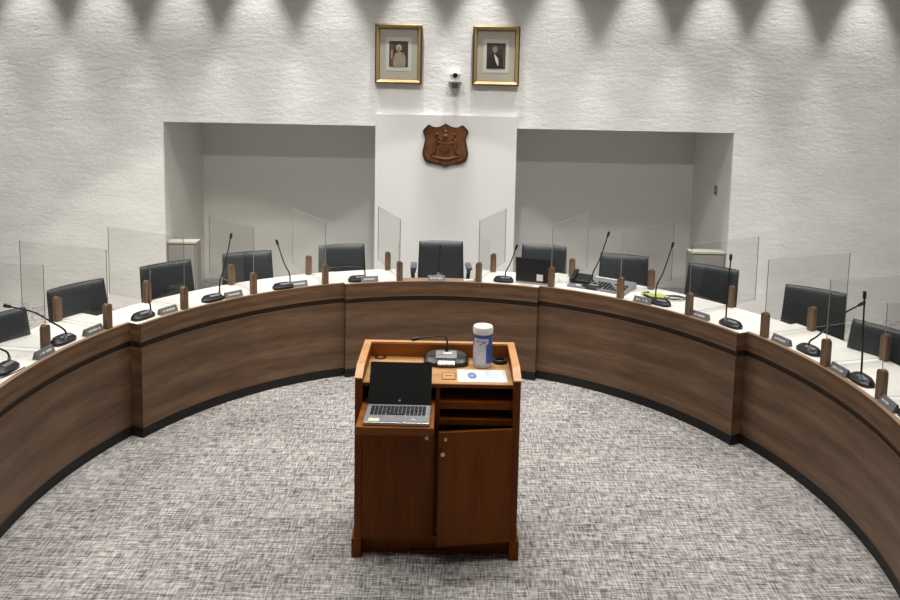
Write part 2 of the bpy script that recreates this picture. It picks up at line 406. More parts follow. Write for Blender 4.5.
# ------------------------------------------------------------------ chairs
def chair(label, loc, rz, arm_z=0.66):
    t = thing('office_chair', label, 'chair', loc, rz, 'black leather chairs around the desk')
    W = 0.232
    def back(u, v):
        z = 0.80 + 0.285 * v; tilt = 0.10
        y = -0.02 + (z - 1.06) * tilt * 2.2 - 0.030 * (u * u) + 0.02 * math.cos(v * 1.4)
        w = W * (1.0 - 0.035 * v)
        return (u * w, y, z), Vector((0.12 * u, -1, 0.2)).normalized()
    bm = B(); pillow(bm, W, 0.3, back, 0.075); obj('backrest', bm, M['leather'], t, True)
    def seat(u, v): return (u * 0.245, -0.16 + v * 0.225, 0.475 + 0.015 * u * u - 0.02 * max(0, -v - 0.6)), Vector((0, 0, 1))
    bm = B(); pillow(bm, 0.24, 0.25, seat, 0.10, p=6); obj('seat', bm, M['leather'], t, True)
    for s in (-1, 1):
        bm = B(); z = arm_z
        tube(bm, smoothpath([(s * 0.25, -0.06, 0.47), (s * 0.285, -0.05, z - 0.08), (s * 0.283, -0.07, z - 0.01), (s * 0.275, -0.16, z), (s * 0.27, -0.28, z - 0.01)], 5), 0.020, 8)
        a = obj('armrest', bm, M['chair_plastic'], t, True)
        bm = B(); box(bm, (s * 0.275, -0.17, z + 0.022), (0.062, 0.24, 0.026), 0.01); obj('arm_pad', bm, M['chair_plastic'], a, True)
    bm = B(); box(bm, (0, -0.09, 0.50), (0.10, 0.02, 0.30), 0.006, 2, Matrix.Rotation(-0.2, 4, 'X')); obj('back_bracket', bm, M['black_plastic'], t)
    bm = B(); cyl(bm, (0, -0.16, 0.27), 0.028, 0.028, 0.30); box(bm, (0, -0.16, 0.41), (0.2, 0.24, 0.035), 0.008); obj('gas_lift', bm, M['dark_metal'], t, True)
    bm = B(); cyl(bm, (0, -0.16, 0.105), 0.05, 0.035, 0.06)
    for k in range(5):
        a = 2 * PI * k / 5 + 0.3; tube(bm, [Vector((0.03 * math.cos(a), -0.16 + 0.03 * math.sin(a), 0.11)), Vector((0.25 * math.cos(a), -0.16 + 0.25 * math.sin(a), 0.075))], 0.024, 8, 0.016)
    st = obj('star_base', bm, M['black_plastic'], t, True)
    for k in range(5):
        a = 2 * PI * k / 5 + 0.3; bm = B(); cyl(bm, (0.25 * math.cos(a), -0.16 + 0.25 * math.sin(a), 0.029), 0.029, 0.029, 0.045, 14, Matrix.Rotation(a, 4, 'Z') @ Matrix.Rotation(PI / 2, 4, 'X'))
        obj('caster', bm, M['black_plastic'], st, True)
    return t
CH = [((-3.04, 4.62), 66, 'black leather chair at the far left, cut by the frame'),
      ((-2.846, 5.308), 59, 'second black leather chair from the left, tilted behind wooden post'),
      ((-2.447, 6.034), 46, 'black leather chair in front of the left low grey cabinet'),
      ((-1.876, 6.526), 27, 'fourth black leather chair from the left, overlapped by divider'),
      ((-1.059, 6.946), 16, 'black leather chair under the left framed portrait, second left of centre'),
      None,
      ((0.974, 7.119), -14, 'black leather chair behind the open black desk laptop'),
      ((1.689, 6.732), -19, 'black leather chair behind the grey control console'),
      ((2.403, 6.324), -38, 'black leather chair in front of the right low grey cabinet'),
      ((2.958, 5.610), -38, 'second black leather chair from the right, before the stucco wall'),
      ((2.985, 4.70), -60, 'black leather chair nearest the right edge of the picture')]
c0 = None
for q in CH:
    if q is None: continue
    (x, y), deg, lab = q
    low = abs(x) > 2.98
    if c0 is None: c0 = chair(lab, (x, y, 0), math.radians(deg)); c0.scale = (1, 1, 0.97)
    else: dup(c0, (x, y, 0), math.radians(deg), lab, (1, 1, 0.98 if low else 1.0))
ch = chair('black leather chairman chair below the carved wooden emblem', (-0.077, 7.204, 0), math.radians(2.5), 0.835)

# ------------------------------------------------------------------ microphones
def mic(label, a, r, tip_a, tip_r, tip_z, sa, sr, long=0.2, mid=None, D=0.052):
    """delegate unit at (a, r); stem foot at (sa, sr); head at (tip_a, tip_r, desk + tip_z)"""
    p = pol(a, r, DH + 0.001); t = thing('desk_microphone', label, 'microphone', p, rzout(a), 'delegate microphones on the desk')
    bm = B(); L = long / 2; poly = []
    for k in range(28):
        an = 2 * PI * k / 28; cx, sy = math.cos(an), math.sin(an)
        poly.append((L * math.copysign(abs(cx) ** 0.7, cx), D * math.copysign(abs(sy) ** 0.7, sy)))
    lo = [bm.verts.new((x, y, 0)) for x, y in poly]; md = [bm.verts.new((x, y, 0.020)) for x, y in poly]
    hi = [bm.verts.new((x * 0.84, y * 0.74, 0.037 + 0.16 * y)) for x, y in poly]; n = len(poly)
    bm.faces.new(lo[::-1]); bm.faces.new(hi)
    for A, Z in ((lo, md), (md, hi)):
        for i in range(n): bm.faces.new((A[i], A[(i + 1) % n], Z[(i + 1) % n], Z[i]))
    obj('base', bm, M['black_plastic'], t, True)
    bm = B(); box(bm, (0.18 * L, -0.006, 0.0375), (L * 0.9, 0.03, 0.006), 0.002, 2, Matrix.Rotation(0.16, 4, 'X')); obj('button_panel', bm, M['grey_plastic'], t)
    inv = (Matrix.Translation(p) @ Matrix.Rotation(rzout(a), 4, 'Z')).inverted()
    S = inv @ pol(sa, sr, DH + 0.03); T = inv @ pol(tip_a, tip_r, DH + tip_z)
    S.x = max(-L * 0.8, min(L * 0.8, S.x)); S.y = max(-0.03, min(0.03, S.y))
    if mid: pts = [S, S + Vector((0, 0, 0.06))] + [inv @ pol(ma, mr, DH + mz) for ma, mr, mz in mid] + [T]
    else:
        d = T - S; pts = [S, S + Vector((d.x * 0.06, d.y * 0.06, d.z * 0.25)), S + d * 0.5 + Vector((-d.x * 0.04, -d.y * 0.04, 0.0)), T]
    path = smoothpath(pts, 7)
    bm = B(); tube(bm, path, 0.0065, 8, 0.005); g = obj('gooseneck', bm, M['dark_metal'], t, True)
    bm = B(); cyl(bm, S + Vector((0, 0, 0.012)), 0.012, 0.010, 0.04, 12); obj('collar', bm, M['silver'], g, True)
    dv = (path[-1] - path[-3]).normalized()
    bm = B(); tube(bm, [path[-1] - dv * 0.014, path[-1], path[-1] + dv * 0.022, path[-1] + dv * 0.032], 0.0105, 10); obj('microphone_head', bm, M['black_plastic'], g, True)
    return t
MIC = [('black desk microphone at the far left frame edge, beside acrylic divider', -88.9, 2.60, -91.2, 2.66, 0.28, -87.4, 2.62, None),
       ('black desk microphone with stem bent far left, left of the left stepped corner', -77.5, 2.59, -85.6, 2.67, 0.35, -77.9, 2.56, [(-79.0, 2.62, 0.16), (-81.6, 2.65, 0.26)]),
       ('black desk microphone with straight stem just right of the left stepped corner', -63.6, 2.49, -60.7, 2.56, 0.30, -62.6, 2.45, [(-62.7, 2.47, 0.13)]),
       ('black desk microphone with upright stem before the fourth black chair from left', -49.6, 2.46, -44.8, 2.53, 0.485, -47.4, 2.48, None),
       ('black desk microphone leaning left between two chairs on the left side', -34.9, 2.44, -35.5, 2.5, 0.39, -33.3, 2.45, None),
       ('black desk microphone with drooping stem in front of chair under left portrait', -18.8, 2.42, -24.5, 2.47, 0.125, -17.4, 2.42, [(-18.2, 2.43, 0.115), (-20.4, 2.44, 0.135)]),
       ('slim black microphone standing at the chairman place, behind name plate', -1.3, 2.428, -1.0, 2.48, 0.275, -1.3, 2.43, None),
       ('black desk microphone left of the open black desk laptop', 13.0, 2.44, 15.3, 2.5, 0.31, 13.4, 2.43, None),
       ('black desk microphone with tall stem beside the desk telephone', 31.3, 2.56, 33.6, 2.62, 0.49, 31.1, 2.57, None),
       ('black desk microphone rising from beside the lime cloth', 46.2, 2.50, 47.5, 2.55, 0.50, 44.8, 2.53, None),
       ('black desk microphone with upright stem just left of the right stepped corner', 61.3, 2.49, 59.6, 2.54, 0.50, 60.6, 2.47, None),
       ('black desk microphone with long stem bent far right', 75.4, 2.59, 83.3, 2.65, 0.44, 76.2, 2.56, [(77.2, 2.59, 0.15), (79.8, 2.61, 0.30)]),
       ('black desk microphone with tall upright stem near the right frame edge', 86.9, 2.575, 84.8, 2.62, 0.51, 87.6, 2.55, None),
       ('black desk microphone cut by the right frame edge', 98.2, 2.58, 101, 2.66, 0.25, 98.6, 2.57, None)]
for lab, a, r, ta, tr, tz, sa, sr, md in MIC:
    mic(lab, a, r, ta, tr, tz, sa, sr, 0.10 if 'chairman' in lab else 0.185, md, 0.03 if 'chairman' in lab else 0.052)

# ------------------------------------------------------------------ name plates
def plate(label, a, r, turn=0):
    p = pol(a, r, DH + 0.003); t = thing('name_plate', label, 'name plate', p, rzout(a) + turn, 'grey name plates along the desk rim')
    bm = B(); prism(bm, [(-0.020, 0), (0.026, 0), (0.012, 0.046), (0.004, 0.046)], lambda u, v, w: (w - 0.078, u, v), 0.156); obj('holder', bm, M['plate'], t)
    bm = B(); rnd = random.Random(int(a * 10)); x = -0.052
    tl = Matrix.Rotation(-0.47, 4, 'X')
    while x < 0.046:
        w = rnd.uniform(0.006, 0.011)
        if rnd.random() > 0.14: box(bm, (x + w / 2, -0.0095, 0.024), (w * 0.8, 0.0016, rnd.uniform(0.010, 0.014)), 0, 2, tl)
        x += w
    obj('lettering', bm, M['plate_letters'], t)
for a, r, lab in [(-82.9, 2.535, 'grey name plate in front of the first left divider'), (-72.8, 2.535, 'grey name plate left of the left stepped corner'),
                  (-59.4, 2.435, 'grey name plate just right of the left stepped corner'), (-45.6, 2.43, 'grey name plate beside the upright microphone before the fourth chair from left'),
                  (-31.6, 2.43, 'grey name plate before the microphone leaning left'), (-16.5, 2.375, 'grey name plate before the drooping microphone'),
                  (-1.7, 2.358, 'grey name plate in the centre before the chairman chair'), (43.3, 2.432, 'grey name plate beside the lime cloth'),
                  (55.7, 2.435, 'grey name plate left of the right stepped corner'), (71.0, 2.535, 'grey name plate just right of the right stepped corner'),
                  (83.6, 2.53, 'grey name plate left of the tall right microphone'), (94.9, 2.53, 'grey name plate nearest the right frame edge')]:
    plate(lab, a, r)

# ------------------------------------------------------------------ things on the right-hand desk
def laptop(label, loc, rz, w, d, hgt, lean, lid_parts, group=None):
    """base keyboard-side towards -Y, hinge at +Y; lean = screen angle back from upright"""
    t = thing('laptop', label, 'laptop', loc, rz)
    bm = B(); box(bm, (0, 0, 0.009), (w, d, 0.017), 0.004); bs = obj('keyboard_base', bm, M['silver'], t)
    bm = B()
    for r in range(5):
        for k in range(14):
            if r == 4 and 3 < k < 9:
                if k == 4: box(bm, (-w * 0.43 + w * 0.86 * 6.5 / 14, d * 0.34 - 4 * d * 0.1, 0.0185), (w * 0.28, d * 0.075, 0.003))
                continue
            box(bm, (-w * 0.43 + w * 0.86 * (k + 0.5) / 14, d * 0.34 - r * d * 0.1, 0.0185), (w * 0.052, d * 0.075, 0.003))
    obj('keys', bm, M['black_plastic'], bs)
    bm = B(); box(bm, (-w * 0.04, -d * 0.33, 0.0182), (w * 0.27, d * 0.24, 0.0015)); obj('touchpad', bm, M['dim_steel'], bs)
    R = Matrix.Translation((0, d / 2 - 0.004, 0.018)) @ Matrix.Rotation(-lean, 4, 'X')
    bm = B(); box(bm, (0, 0, hgt / 2), (w, 0.007, hgt), 0.002); bm.transform(R); ld = obj('lid', bm, M['black_plastic'], t)
    bm = B(); box(bm, (0, -0.0042, hgt / 2 + 0.004), (w * 0.985, 0.0016, hgt * 0.965)); bm.transform(R); obj('screen', bm, M['screen'], ld)
    lid_parts(R, ld, bs); return t
def seatlaptop_extras(R, ld, bs):
    bm = B(); box(bm, (-0.065, 0.0045, 0.05), (0.058, 0.0015, 0.062)); bm.transform(R); obj('sticker', bm, M['white_plastic'], ld)
laptop('open black laptop on the desk with white sticker on its lid', pol(19.3, 2.545, DH + 0.001), rzout(19.3) + PI + 0.03, 0.315, 0.22, 0.228, 0.12, seatlaptop_extras)
# grey console
p = pol(33.9, 2.665, DH + 0.001); t = thing('control_console', 'grey control console with dark keys before a black chair', 'console', p, rzout(33.9) + 0.02)
bm = B(); prism(bm, [(-0.15, 0), (0.15, 0), (0.15, 0.052), (0.05, 0.040), (-0.15, 0.018)], lambda u, v, w: (w - 0.20, u, v), 0.40); obj('case', bm, M['grey_plastic'], t)
bm = B()
for r in range(4):
    for k in range(11):
        if (r + k) % 5 != 4: box(bm, (-0.16 + 0.032 * k, -0.115 + 0.042 * r, 0.026 + 0.0046 * r), (0.022, 0.026, 0.006), 0, 2, Matrix.Rotation(0.1, 4, 'X'))
obj('keys', bm, M['dark_metal'], t)
bm = B(); box(bm, (-0.07, 0.125, 0.054), (0.22, 0.022, 0.006)); obj('trim_strip', bm, M['white_plastic'], t)
# telephone
p = pol(28.3, 2.62, DH + 0.001); t = thing('desk_telephone', 'black desk telephone on grey foot beside white cables', 'telephone', p, rzout(28.3))
bm = B(); prism(bm, [(-0.115, 0), (0.09, 0), (0.09, 0.035), (-0.115, 0.012)], lambda u, v, w: (w - 0.085, u, v), 0.17); obj('foot', bm, M['grey_plastic'], t)
bm = B(); box(bm, (0, 0.02, 0.062), (0.185, 0.13, 0.022), 0.006, 2, Matrix.Rotation(0.32, 4, 'X')); obj('body', bm, M['black_plastic'], t)
bm = B(); box(bm, (-0.062, 0.02, 0.086), (0.045, 0.17, 0.026), 0.01, 2, Matrix.Rotation(0.32, 4, 'X')); obj('handset', bm, M['black_plastic'], t)
bm = B(); box(bm, (0.012, -0.083, 0.0195), (0.042, 0.026, 0.006), 0.002); obj('button', bm, M['white_plastic'], t)
def cable(name, label, pts, r, mat, cat='cable'):
    P = [Vector(q) for q in pts]; c = P[0].copy(); c.z -= r
    bm = B(); tube(bm, smoothpath([q - c for q in P], 6), r, 7); o = obj(name, bm, mat, None, True); o.location = c; tag(o, label, cat); return o
def curl(a, r, n, rad, z, sq=0.6, step=0.0):
    o = pol(a, r, z); out = []
    for k in range(n): 
        an = k * 1.05; out.append((o.x + (rad + 0.012 * math.sin(k * 2.1)) * math.cos(an) + step * k, o.y + sq * rad * math.sin(an), o.z + 0.0015 * k))
    return out
cable('cable', 'white cable coil on desk left of the telephone', curl(25.6, 2.63, 20, 0.075, DH + 0.007), 0.0055, M['white_plastic'])
cable('cable', 'black cable coil on desk left of the divider post', curl(46.6, 2.76, 13, 0.085, DH + 0.006, 0.75, -0.004), 0.0042, M['rubber'])
cable('cable', 'thin dark cable trailing from the far left microphone', [pol(-92.5, 2.60, DH + 0.004), pol(-91.2, 2.555, DH + 0.004), pol(-89.2, 2.53, DH + 0.004), pol(-87.4, 2.525, DH + 0.004)], 0.003, M['rubber'])
# lime cloth with dark edge
p = pol(43.0, 2.665, DH + 0.001); t = thing('folded_cloth', 'lime green folded cloth with black binding beside the microphone', 'cloth', p, rzout(43.0) - 0.25)
def fold(u, v): return (0.088 * u + 0.02 * v, 0.062 * v, 0.016 + 0.008 * math.sin(3 * u + 1.2 * v)), Vector((0, 0, 1))
bm = B(); pillow(bm, 0.1, 0.06, fold, 0.022, 14, 10, 4); obj('cloth', bm, M['lime'], t, True)
bm = B(); tube(bm, smoothpath([(-0.105, 0.05, 0.010), (-0.10, -0.03, 0.014), (-0.02, -0.062, 0.013), (0.05, -0.066, 0.012), (0.085, -0.02, 0.012)], 5), 0.0095, 8); obj('binding', bm, M['rubber'], t, True)
def sheet(name, label, a, r, w, d, turn, mat, cat='paper', th=0.003):
    bm = B(); box(bm, (0, 0, th / 2), (w, d, th)); o = obj(name, bm, mat); o.location = pol(a, r, DH + 0.0012); o.rotation_euler = (0, 0, rzout(a) + turn); return tag(o, label, cat)
sheet('paper_sheet', 'white paper sheet right of the grey control console', 39.9, 2.58, 0.13, 0.24, 0.2, M['paper'])
sheet('paper_sheet', 'white paper lying on the desk under the telephone cables', 24.9, 2.50, 0.10, 0.12, 0.3, M['paper'])
sheet('paper_note', 'pinkish paper scrap in front of the open black desk laptop', 18.3, 2.388, 0.115, 0.055, 0.12, M['note_pink'], 'note')
o = sheet('paper_note', 'small white paper scrap on the chairman ledge', 5.4, 2.40, 0.09, 0.045, 0.25, M['paper'], 'note'); o.location.z = DH + 0.0035

# ------------------------------------------------------------------ lectern
LX, LY = -0.042, 3.73
lt = thing('lectern', 'reddish brown wooden lectern cabinet with sloped rim standing on the carpet', 'lectern', (LX, LY, 0))
def lp(name, bm, mat, par=None, smooth=False): return obj(name, bm, mat, par or lt, smooth)
HW = 0.449; DP = 0.475; WT = 0.985
for s in (-1, 1):
    x0 = s * HW; x1 = s * (HW - 0.038)
    bm = B(); prism(bm, [(0.0, 0.0), (DP, 0.0), (DP, 1.062), (0.10, 1.055), (0.0, 1.018)], lambda u, v, w: (min(x0, x1) + w, u, v), 0.038)
    sp = lp('side_panel', bm, M['cherry'])
    bm = B(); prism(bm, [(0.002, 1.018), (0.10, 1.055), (DP, 1.062), (DP, 1.076), (0.098, 1.070), (-0.006, 1.030)], lambda u, v, w: (min(x0, x1) - 0.002 + w, u, v), 0.042)
    obj('side_cap', bm, M['cherry_lit'], sp)
    bm = b2(s * (HW + 0.014) if s < 0 else HW - 0.040, -(HW - 0.040) if s < 0 else HW + 0.014, -0.008, DP + 0.02, 0.0, 0.112, None, 0.003)
    obj('foot_block', bm, M['cherry'], sp)
lp('back_panel', b2(-HW + 0.038, HW - 0.038, DP - 0.03, DP, 0.05, 1.062), M['cherry_h'])
lp('back_cap', b2(-HW + 0.04, HW - 0.04, DP - 0.032, DP + 0.002, 1.062, 1.076, None, 0.002), M['cherry_lit'])
lp('worktop', b2(-HW + 0.038, HW - 0.038, 0.045, DP - 0.03, WT - 0.018, WT), M['oak_top'])
lp('worktop_edge', b2(-HW + 0.038, HW - 0.038, 0.040, 0.0452, WT - 0.019, WT + 0.0005), M['cherry_h'])
lp('divider', b2(-0.012, 0.012, 0.05, DP - 0.03, 0.09, WT - 0.018), M['cherry'])
lp('shelf', b2(0.012, HW - 0.038, 0.03, DP - 0.03, 0.850, 0.888), M['cherry'])
lp('lower_deck', b2(0.012, HW - 0.038, 0.02, DP - 0.03, 0.765, 0.795), M['cherry'])
lp('cabinet_floor', b2(-HW + 0.038, HW - 0.038, 0.03, DP - 0.03, 0.09, 0.112), M['cherry_h'])
lp('kick_board', b2(-HW + 0.038, HW - 0.038, 0.05, 0.07, 0.0, 0.112), M['cherry'])
lp('kick_moulding', b2(-0.14, 0.09, 0.034, 0.05, 0.0, 0.022), M['cherry'])
d = lp('door', b2(-HW + 0.041, -0.014, 0.0, 0.02, 0.114, 0.765), M['cherry'])
bm = B(); cyl(bm, (-0.055, -0.006, 0.70), 0.010, 0.010, 0.014, 14, Matrix.Rotation(PI / 2, 4, 'X')); obj('lock', bm, M['silver'], d, True)
# right door, ajar: hinged on the right side
bm = b2(-0.402, 0.0, -0.02, 0.0, 0.118, 0.762); d2 = lp('door', bm, M['cherry']); d2.location = (0.407, 0.0, 0); d2.rotation_euler = (0, 0, math.radians(8))
bm = B(); cyl(bm, (-0.368, -0.026, 0.728), 0.011, 0.008, 0.014, 14, Matrix.Rotation(PI / 2, 4, 'X')); obj('lock', bm, M['brass'], d2, True)
bm = B(); cyl(bm, (-0.382, -0.03, 0.650), 0.012, 0.012, 0.02, 14, Matrix.Rotation(PI / 2, 4, 'X')); obj('knob', bm, M['brass'], d2, True)
tr = lp('pull_out_tray', b2(-HW + 0.040, -0.014, -0.278, 0.20, 0.848, 0.885, None, 0.003), M['cherry_h'])
bm = b2(-HW + 0.040, -0.014, -0.281, -0.2775, 0.846, 0.8855); obj('tray_edge', bm, M['cherry_h'], tr)
for s in (-HW + 0.044, -0.018): obj('slide_rail', b2(s - 0.006, s + 0.006, -0.1, 0.36, 0.83, 0.848), M['dark_metal'], tr)
bm = B(); lathe(bm, [(0.036, 0), (0.036, 0.004), (0.022, 0.005), (0.022, 0.001)], 20, (-0.352, 0.425, WT), True); lp('cable_grommet', bm, M['emblem_dark'])
bm = B(); box(bm, (0.058, 0.152, WT + 0.001), (0.066, 0.085, 0.003)); ol = lp('outlet_lid', bm, M['cherry_lit'])
bm = B()
for x in (-0.036, 0.036): box(bm, (0.058 + x, 0.152, WT + 0.002), (0.004, 0.092, 0.004))
for y in (-0.045, 0.045): box(bm, (0.058, 0.152 + y, WT + 0.002), (0.072, 0.004, 0.004))
box(bm, (0.058, 0.158, WT + 0.003), (0.04, 0.004, 0.003)); obj('lid_frame', bm, M['oak_edge'], ol)
# laptop on the pull-out tray
def tray_extras(R, ld, bs):
    bm = B(); cyl(bm, (0.0, -0.0054, 0.018), 0.006, 0.006, 0.002, 14, Matrix.Rotation(PI / 2, 4, 'X')); box(bm, (0.001, -0.0056, 0.026), (0.002, 0.001, 0.010), 0, 2, Matrix.Rotation(0.2, 4, 'Y')); bm.transform(R); obj('logo', bm, M['silver'], ld)
    bm = B(); box(bm, (-0.116, -0.081, 0.0182), (0.056, 0.034, 0.0014)); obj('sticker', bm, M['sticker'], bs)
    bm = B(); box(bm, (0.085, -0.07, 0.0182), (0.02, 0.008, 0.0014)); obj('badge', bm, M['white_plastic'], bs)
laptop('open silver laptop with black screen on the pull-out tray of the lectern', (-0.2465, 3.577, 0.8862), math.radians(-0.5), 0.338, 0.222, 0.222, 0.58, tray_extras)
# microphone on the lectern
p = Vector((0.0, 4.085, WT + 0.001)); t = thing('lectern_microphone', 'wide black microphone unit with silver panel on the lectern top', 'microphone', p, 0)
bm = B(); L = 0.132; D = 0.078; poly = []
for k in range(32):
    an = 2 * PI * k / 32; cx, sy = math.cos(an), math.sin(an); poly.append((L * math.copysign(abs(cx) ** 0.75, cx), D * math.copysign(abs(sy) ** 0.75, sy)))
lo = [bm.verts.new((x, y, 0)) for x, y in poly]; md_ = [bm.verts.new((x, y, 0.026)) for x, y in poly]; hi = [bm.verts.new((x * 0.88, y * 0.82, 0.044 + 0.18 * y)) for x, y in poly]
bm.faces.new(lo[::-1]); bm.faces.new(hi)
for A, Z in ((lo, md_), (md_, hi)):
    for i in range(32): bm.faces.new((A[i], A[(i + 1) % 32], Z[(i + 1) % 32], Z[i]))
bs = obj('base', bm, M['black_plastic'], t, True)
RX = Matrix.Rotation(0.18, 4, 'X')
bm = B(); box(bm, (0, 0.008, 0.0470), (0.125, 0.085, 0.006), 0.002, 2, RX); obj('top_panel', bm, M['dim_steel'], bs)
bm = B(); box(bm, (0.008, 0.016, 0.052), (0.05, 0.02, 0.003), 0, 2, RX); obj('display', bm, M['white_plastic'], bs)
bm = B(); box(bm, (0, -0.070, 0.022), (0.10, 0.028, 0.018), 0.003, 2, Matrix.Rotation(0.5, 4, 'X')); obj('front_bar', bm, M['silver'], bs)
path = smoothpath([(0.003, 0.045, 0.05), (0.004, 0.048, 0.11), (-0.004, 0.05, 0.135), (-0.03, 0.05, 0.142), (-0.10, 0.045, 0.137), (-0.172, 0.04, 0.128)], 6)
bm = B(); tube(bm, path, 0.0055, 8, 0.004); g = obj('gooseneck', bm, M['black_plastic'], t, True)
bm = B(); tube(bm, [Vector(q) for q in ((-0.165, 0.04, 0.129), (-0.175, 0.04, 0.128), (-0.20, 0.038, 0.125), (-0.208, 0.038, 0.124))], 0.011, 10); obj('microphone_head', bm, M['black_plastic'], g, True)
bm = B(); cyl(bm, (0.003, 0.045, 0.068), 0.011, 0.009, 0.04, 12); obj('collar', bm, M['black_plastic'], g, True)
# wipes canister
t = thing('wipes_canister', 'tall white and blue wipes canister on the lectern top', 'canister', (0.212, 4.055, WT + 0.001), 0)
bm = B(); lathe(bm, [(0.053, 0), (0.056, 0.004), (0.056, 0.196), (0.053, 0.202)], 32); bd = obj('body', bm, M['label_pale'], t, True)
bm = B(); lathe(bm, [(0.053, 0.198), (0.059, 0.201), (0.0595, 0.230), (0.055, 0.239), (0.03, 0.242), (0.001, 0.242)], 32); obj('lid', bm, M['white_plastic'], t, True)
def wrap(bm, a0, a1, z0f, z1, r=0.0567, n=18):
    pa = []
    for i in range(n + 1):
        a = math.radians(a0 + (a1 - a0) * i / n); zb = z0f(i / n)
        pa.append([bm.verts.new((rr * math.sin(a), -rr * math.cos(a), z)) for rr, z in ((r, zb), (r, z1), (r - 0.0012, z1), (r - 0.0012, zb))])
    for x, y in zip(pa, pa[1:]):
        for k in range(4): bm.faces.new((x[k], y[k], y[(k + 1) % 4], x[(k + 1) % 4]))
    bm.faces.new(pa[0]); bm.faces.new(pa[-1][::-1])
bm = B(); wrap(bm, 18, 178, lambda q: 0.03 - 0.02 * q, 0.196); wrap(bm, -178, 18, lambda q: 0.178, 0.196, 0.0567, 22); obj('label_band', bm, M['label_blue'], bd, True)
bm = B(); wrap(bm, -88, -62, lambda q: 0.09 + 0.06 * q, 0.182, 0.0570, 8)
for a0, a1, z0, dz, sl in ((-40, -33, 0.146, 0.024, 0.010), (-24, -12, 0.160, 0.006, 0.006), (-22, -14, 0.142, 0.006, -0.006), (-6, 2, 0.144, 0.020, 0.008), (8, 14, 0.150, 0.014, 0.0)):
    wrap(bm, a0, a1, lambda q: z0 + sl * q, z0 + dz, 0.0574, 6)
obj('label_mark', bm, M['label_blue'], bd, True)
bm = B(); wrap(bm, -58, 32, lambda q: 0.152 - 0.026 * math.sin(PI * q), 0.177, 0.0571, 16); obj('label_bubble', bm, M['label_pale'], bd, True)
# dark ring of tape
bm = B(); lathe(bm, [(0.030, 0), (0.044, 0), (0.046, 0.004), (0.046, 0.014), (0.044, 0.018), (0.032, 0.018), (0.030, 0.014)], 30, (0, 0, 0), True)
o = obj('tape_roll', bm, M['rubber'], None, True); o.location = (0.318, 4.115, WT + 0.001); tag(o, 'dark brown ring of tape on the lectern beside the canister', 'tape roll')
# leaflet
t = thing('leaflet', 'white leaflet with pale blue print on the lectern top', 'paper', (0.203, 3.892, WT + 0.0008), 0.01)
bm = B(); box(bm, (0, 0, 0.001), (0.275, 0.178, 0.002)); obj('sheet', bm, M['paper'], t)
bm = B()
for k in range(16):
    an = 2 * PI * k / 16; rr = 0.030 if k % 2 else 0.020; box(bm, (-0.055 + rr * 0.7 * math.cos(an), 0.0 + rr * 1.3 * math.sin(an), 0.0024), (0.015, 0.022, 0.0008))
box(bm, (-0.055, 0, 0.0026), (0.026, 0.05, 0.0008)); obj('printed_emblem', bm, M['print_blue'], t)
bm = B()
for k in range(5): box(bm, (0.055 + 0.004 * (k % 2), 0.045 - 0.022 * k, 0.0024), (0.09 - 0.016 * (k % 3), 0.008, 0.0008))
obj('printed_lines', bm, M['print_pale'], t)

# ------------------------------------------------------------------ things on the wall
def picture(label, x, z, paint):
    w, h = 0.535, 0.675
    t = thing('framed_portrait', label, 'picture', (x, WY - 0.004, z), 0)
    def bar(name, poly_pts, mat): pass
    fr = B(); f = 0.052; X, Z = w / 2, h / 2
    prof = [(0, 0.004), (0.0, 0.05), (0.014, 0.058), (0.030, 0.046), (0.046, 0.034), (f, 0.022), (f, 0.004)]
    corners = [(-1, -1), (1, -1), (1, 1), (-1, 1)]; rings = []
    for sx, sz in corners: rings.append([fr.verts.new((sx * (X - i), -d, sz * (Z - i))) for i, d in prof])
    for q in range(4):
        a, b = rings[q], rings[(q + 1) % 4]
        for k in range(len(prof)): fr.faces.new((a[k], b[k], b[(k + 1) % len(prof)], a[(k + 1) % len(prof)]))
    fo = obj('frame', fr, M['gold_dark'], t)
    fr = B(); i0, i1 = 0.016, 0.046
    rings = []
    for sx, sz in corners: rings.append([fr.verts.new((sx * (X - i), -d, sz * (Z - i))) for i, d in ((i0, 0.059), (i1, 0.037), (i1, 0.033), (i0, 0.055))])
    for q in range(4):
        a, b = rings[q], rings[(q + 1) % 4]
        for k in range(4): fr.faces.new((a[k], b[k], b[(k + 1) % 4], a[(k + 1) % 4]))
    obj('gilt_bevel', fr, M['gold'], fo)
    ww, hh = w / 2 - f, h / 2 - f
    obj('mat', b2(-ww, ww, -0.016, -0.004, -hh, hh), M['mat_board'], t)
    obj('inner_mat', b2(-0.145, 0.145, -0.018, -0.016, -0.19, 0.19), M['mat_inner'], t)
    pr = obj('portrait', b2(-0.108, 0.108, -0.020, -0.018, -0.145, 0.145), M['portrait_back'], t)
    paint(pr); return t
def patch(pr, name, pts, mat, lay):
    bm = B(); prism(bm, pts, lambda u, v, d: (u, -0.0198 - 0.0008 * lay - d, v), 0.0007); obj(name, bm, mat, pr)
def ell(cx, cz, rx, rz, n=18): return [(cx + rx * math.cos(2 * PI * k / n), cz + rz * math.sin(2 * PI * k / n)) for k in range(n)]
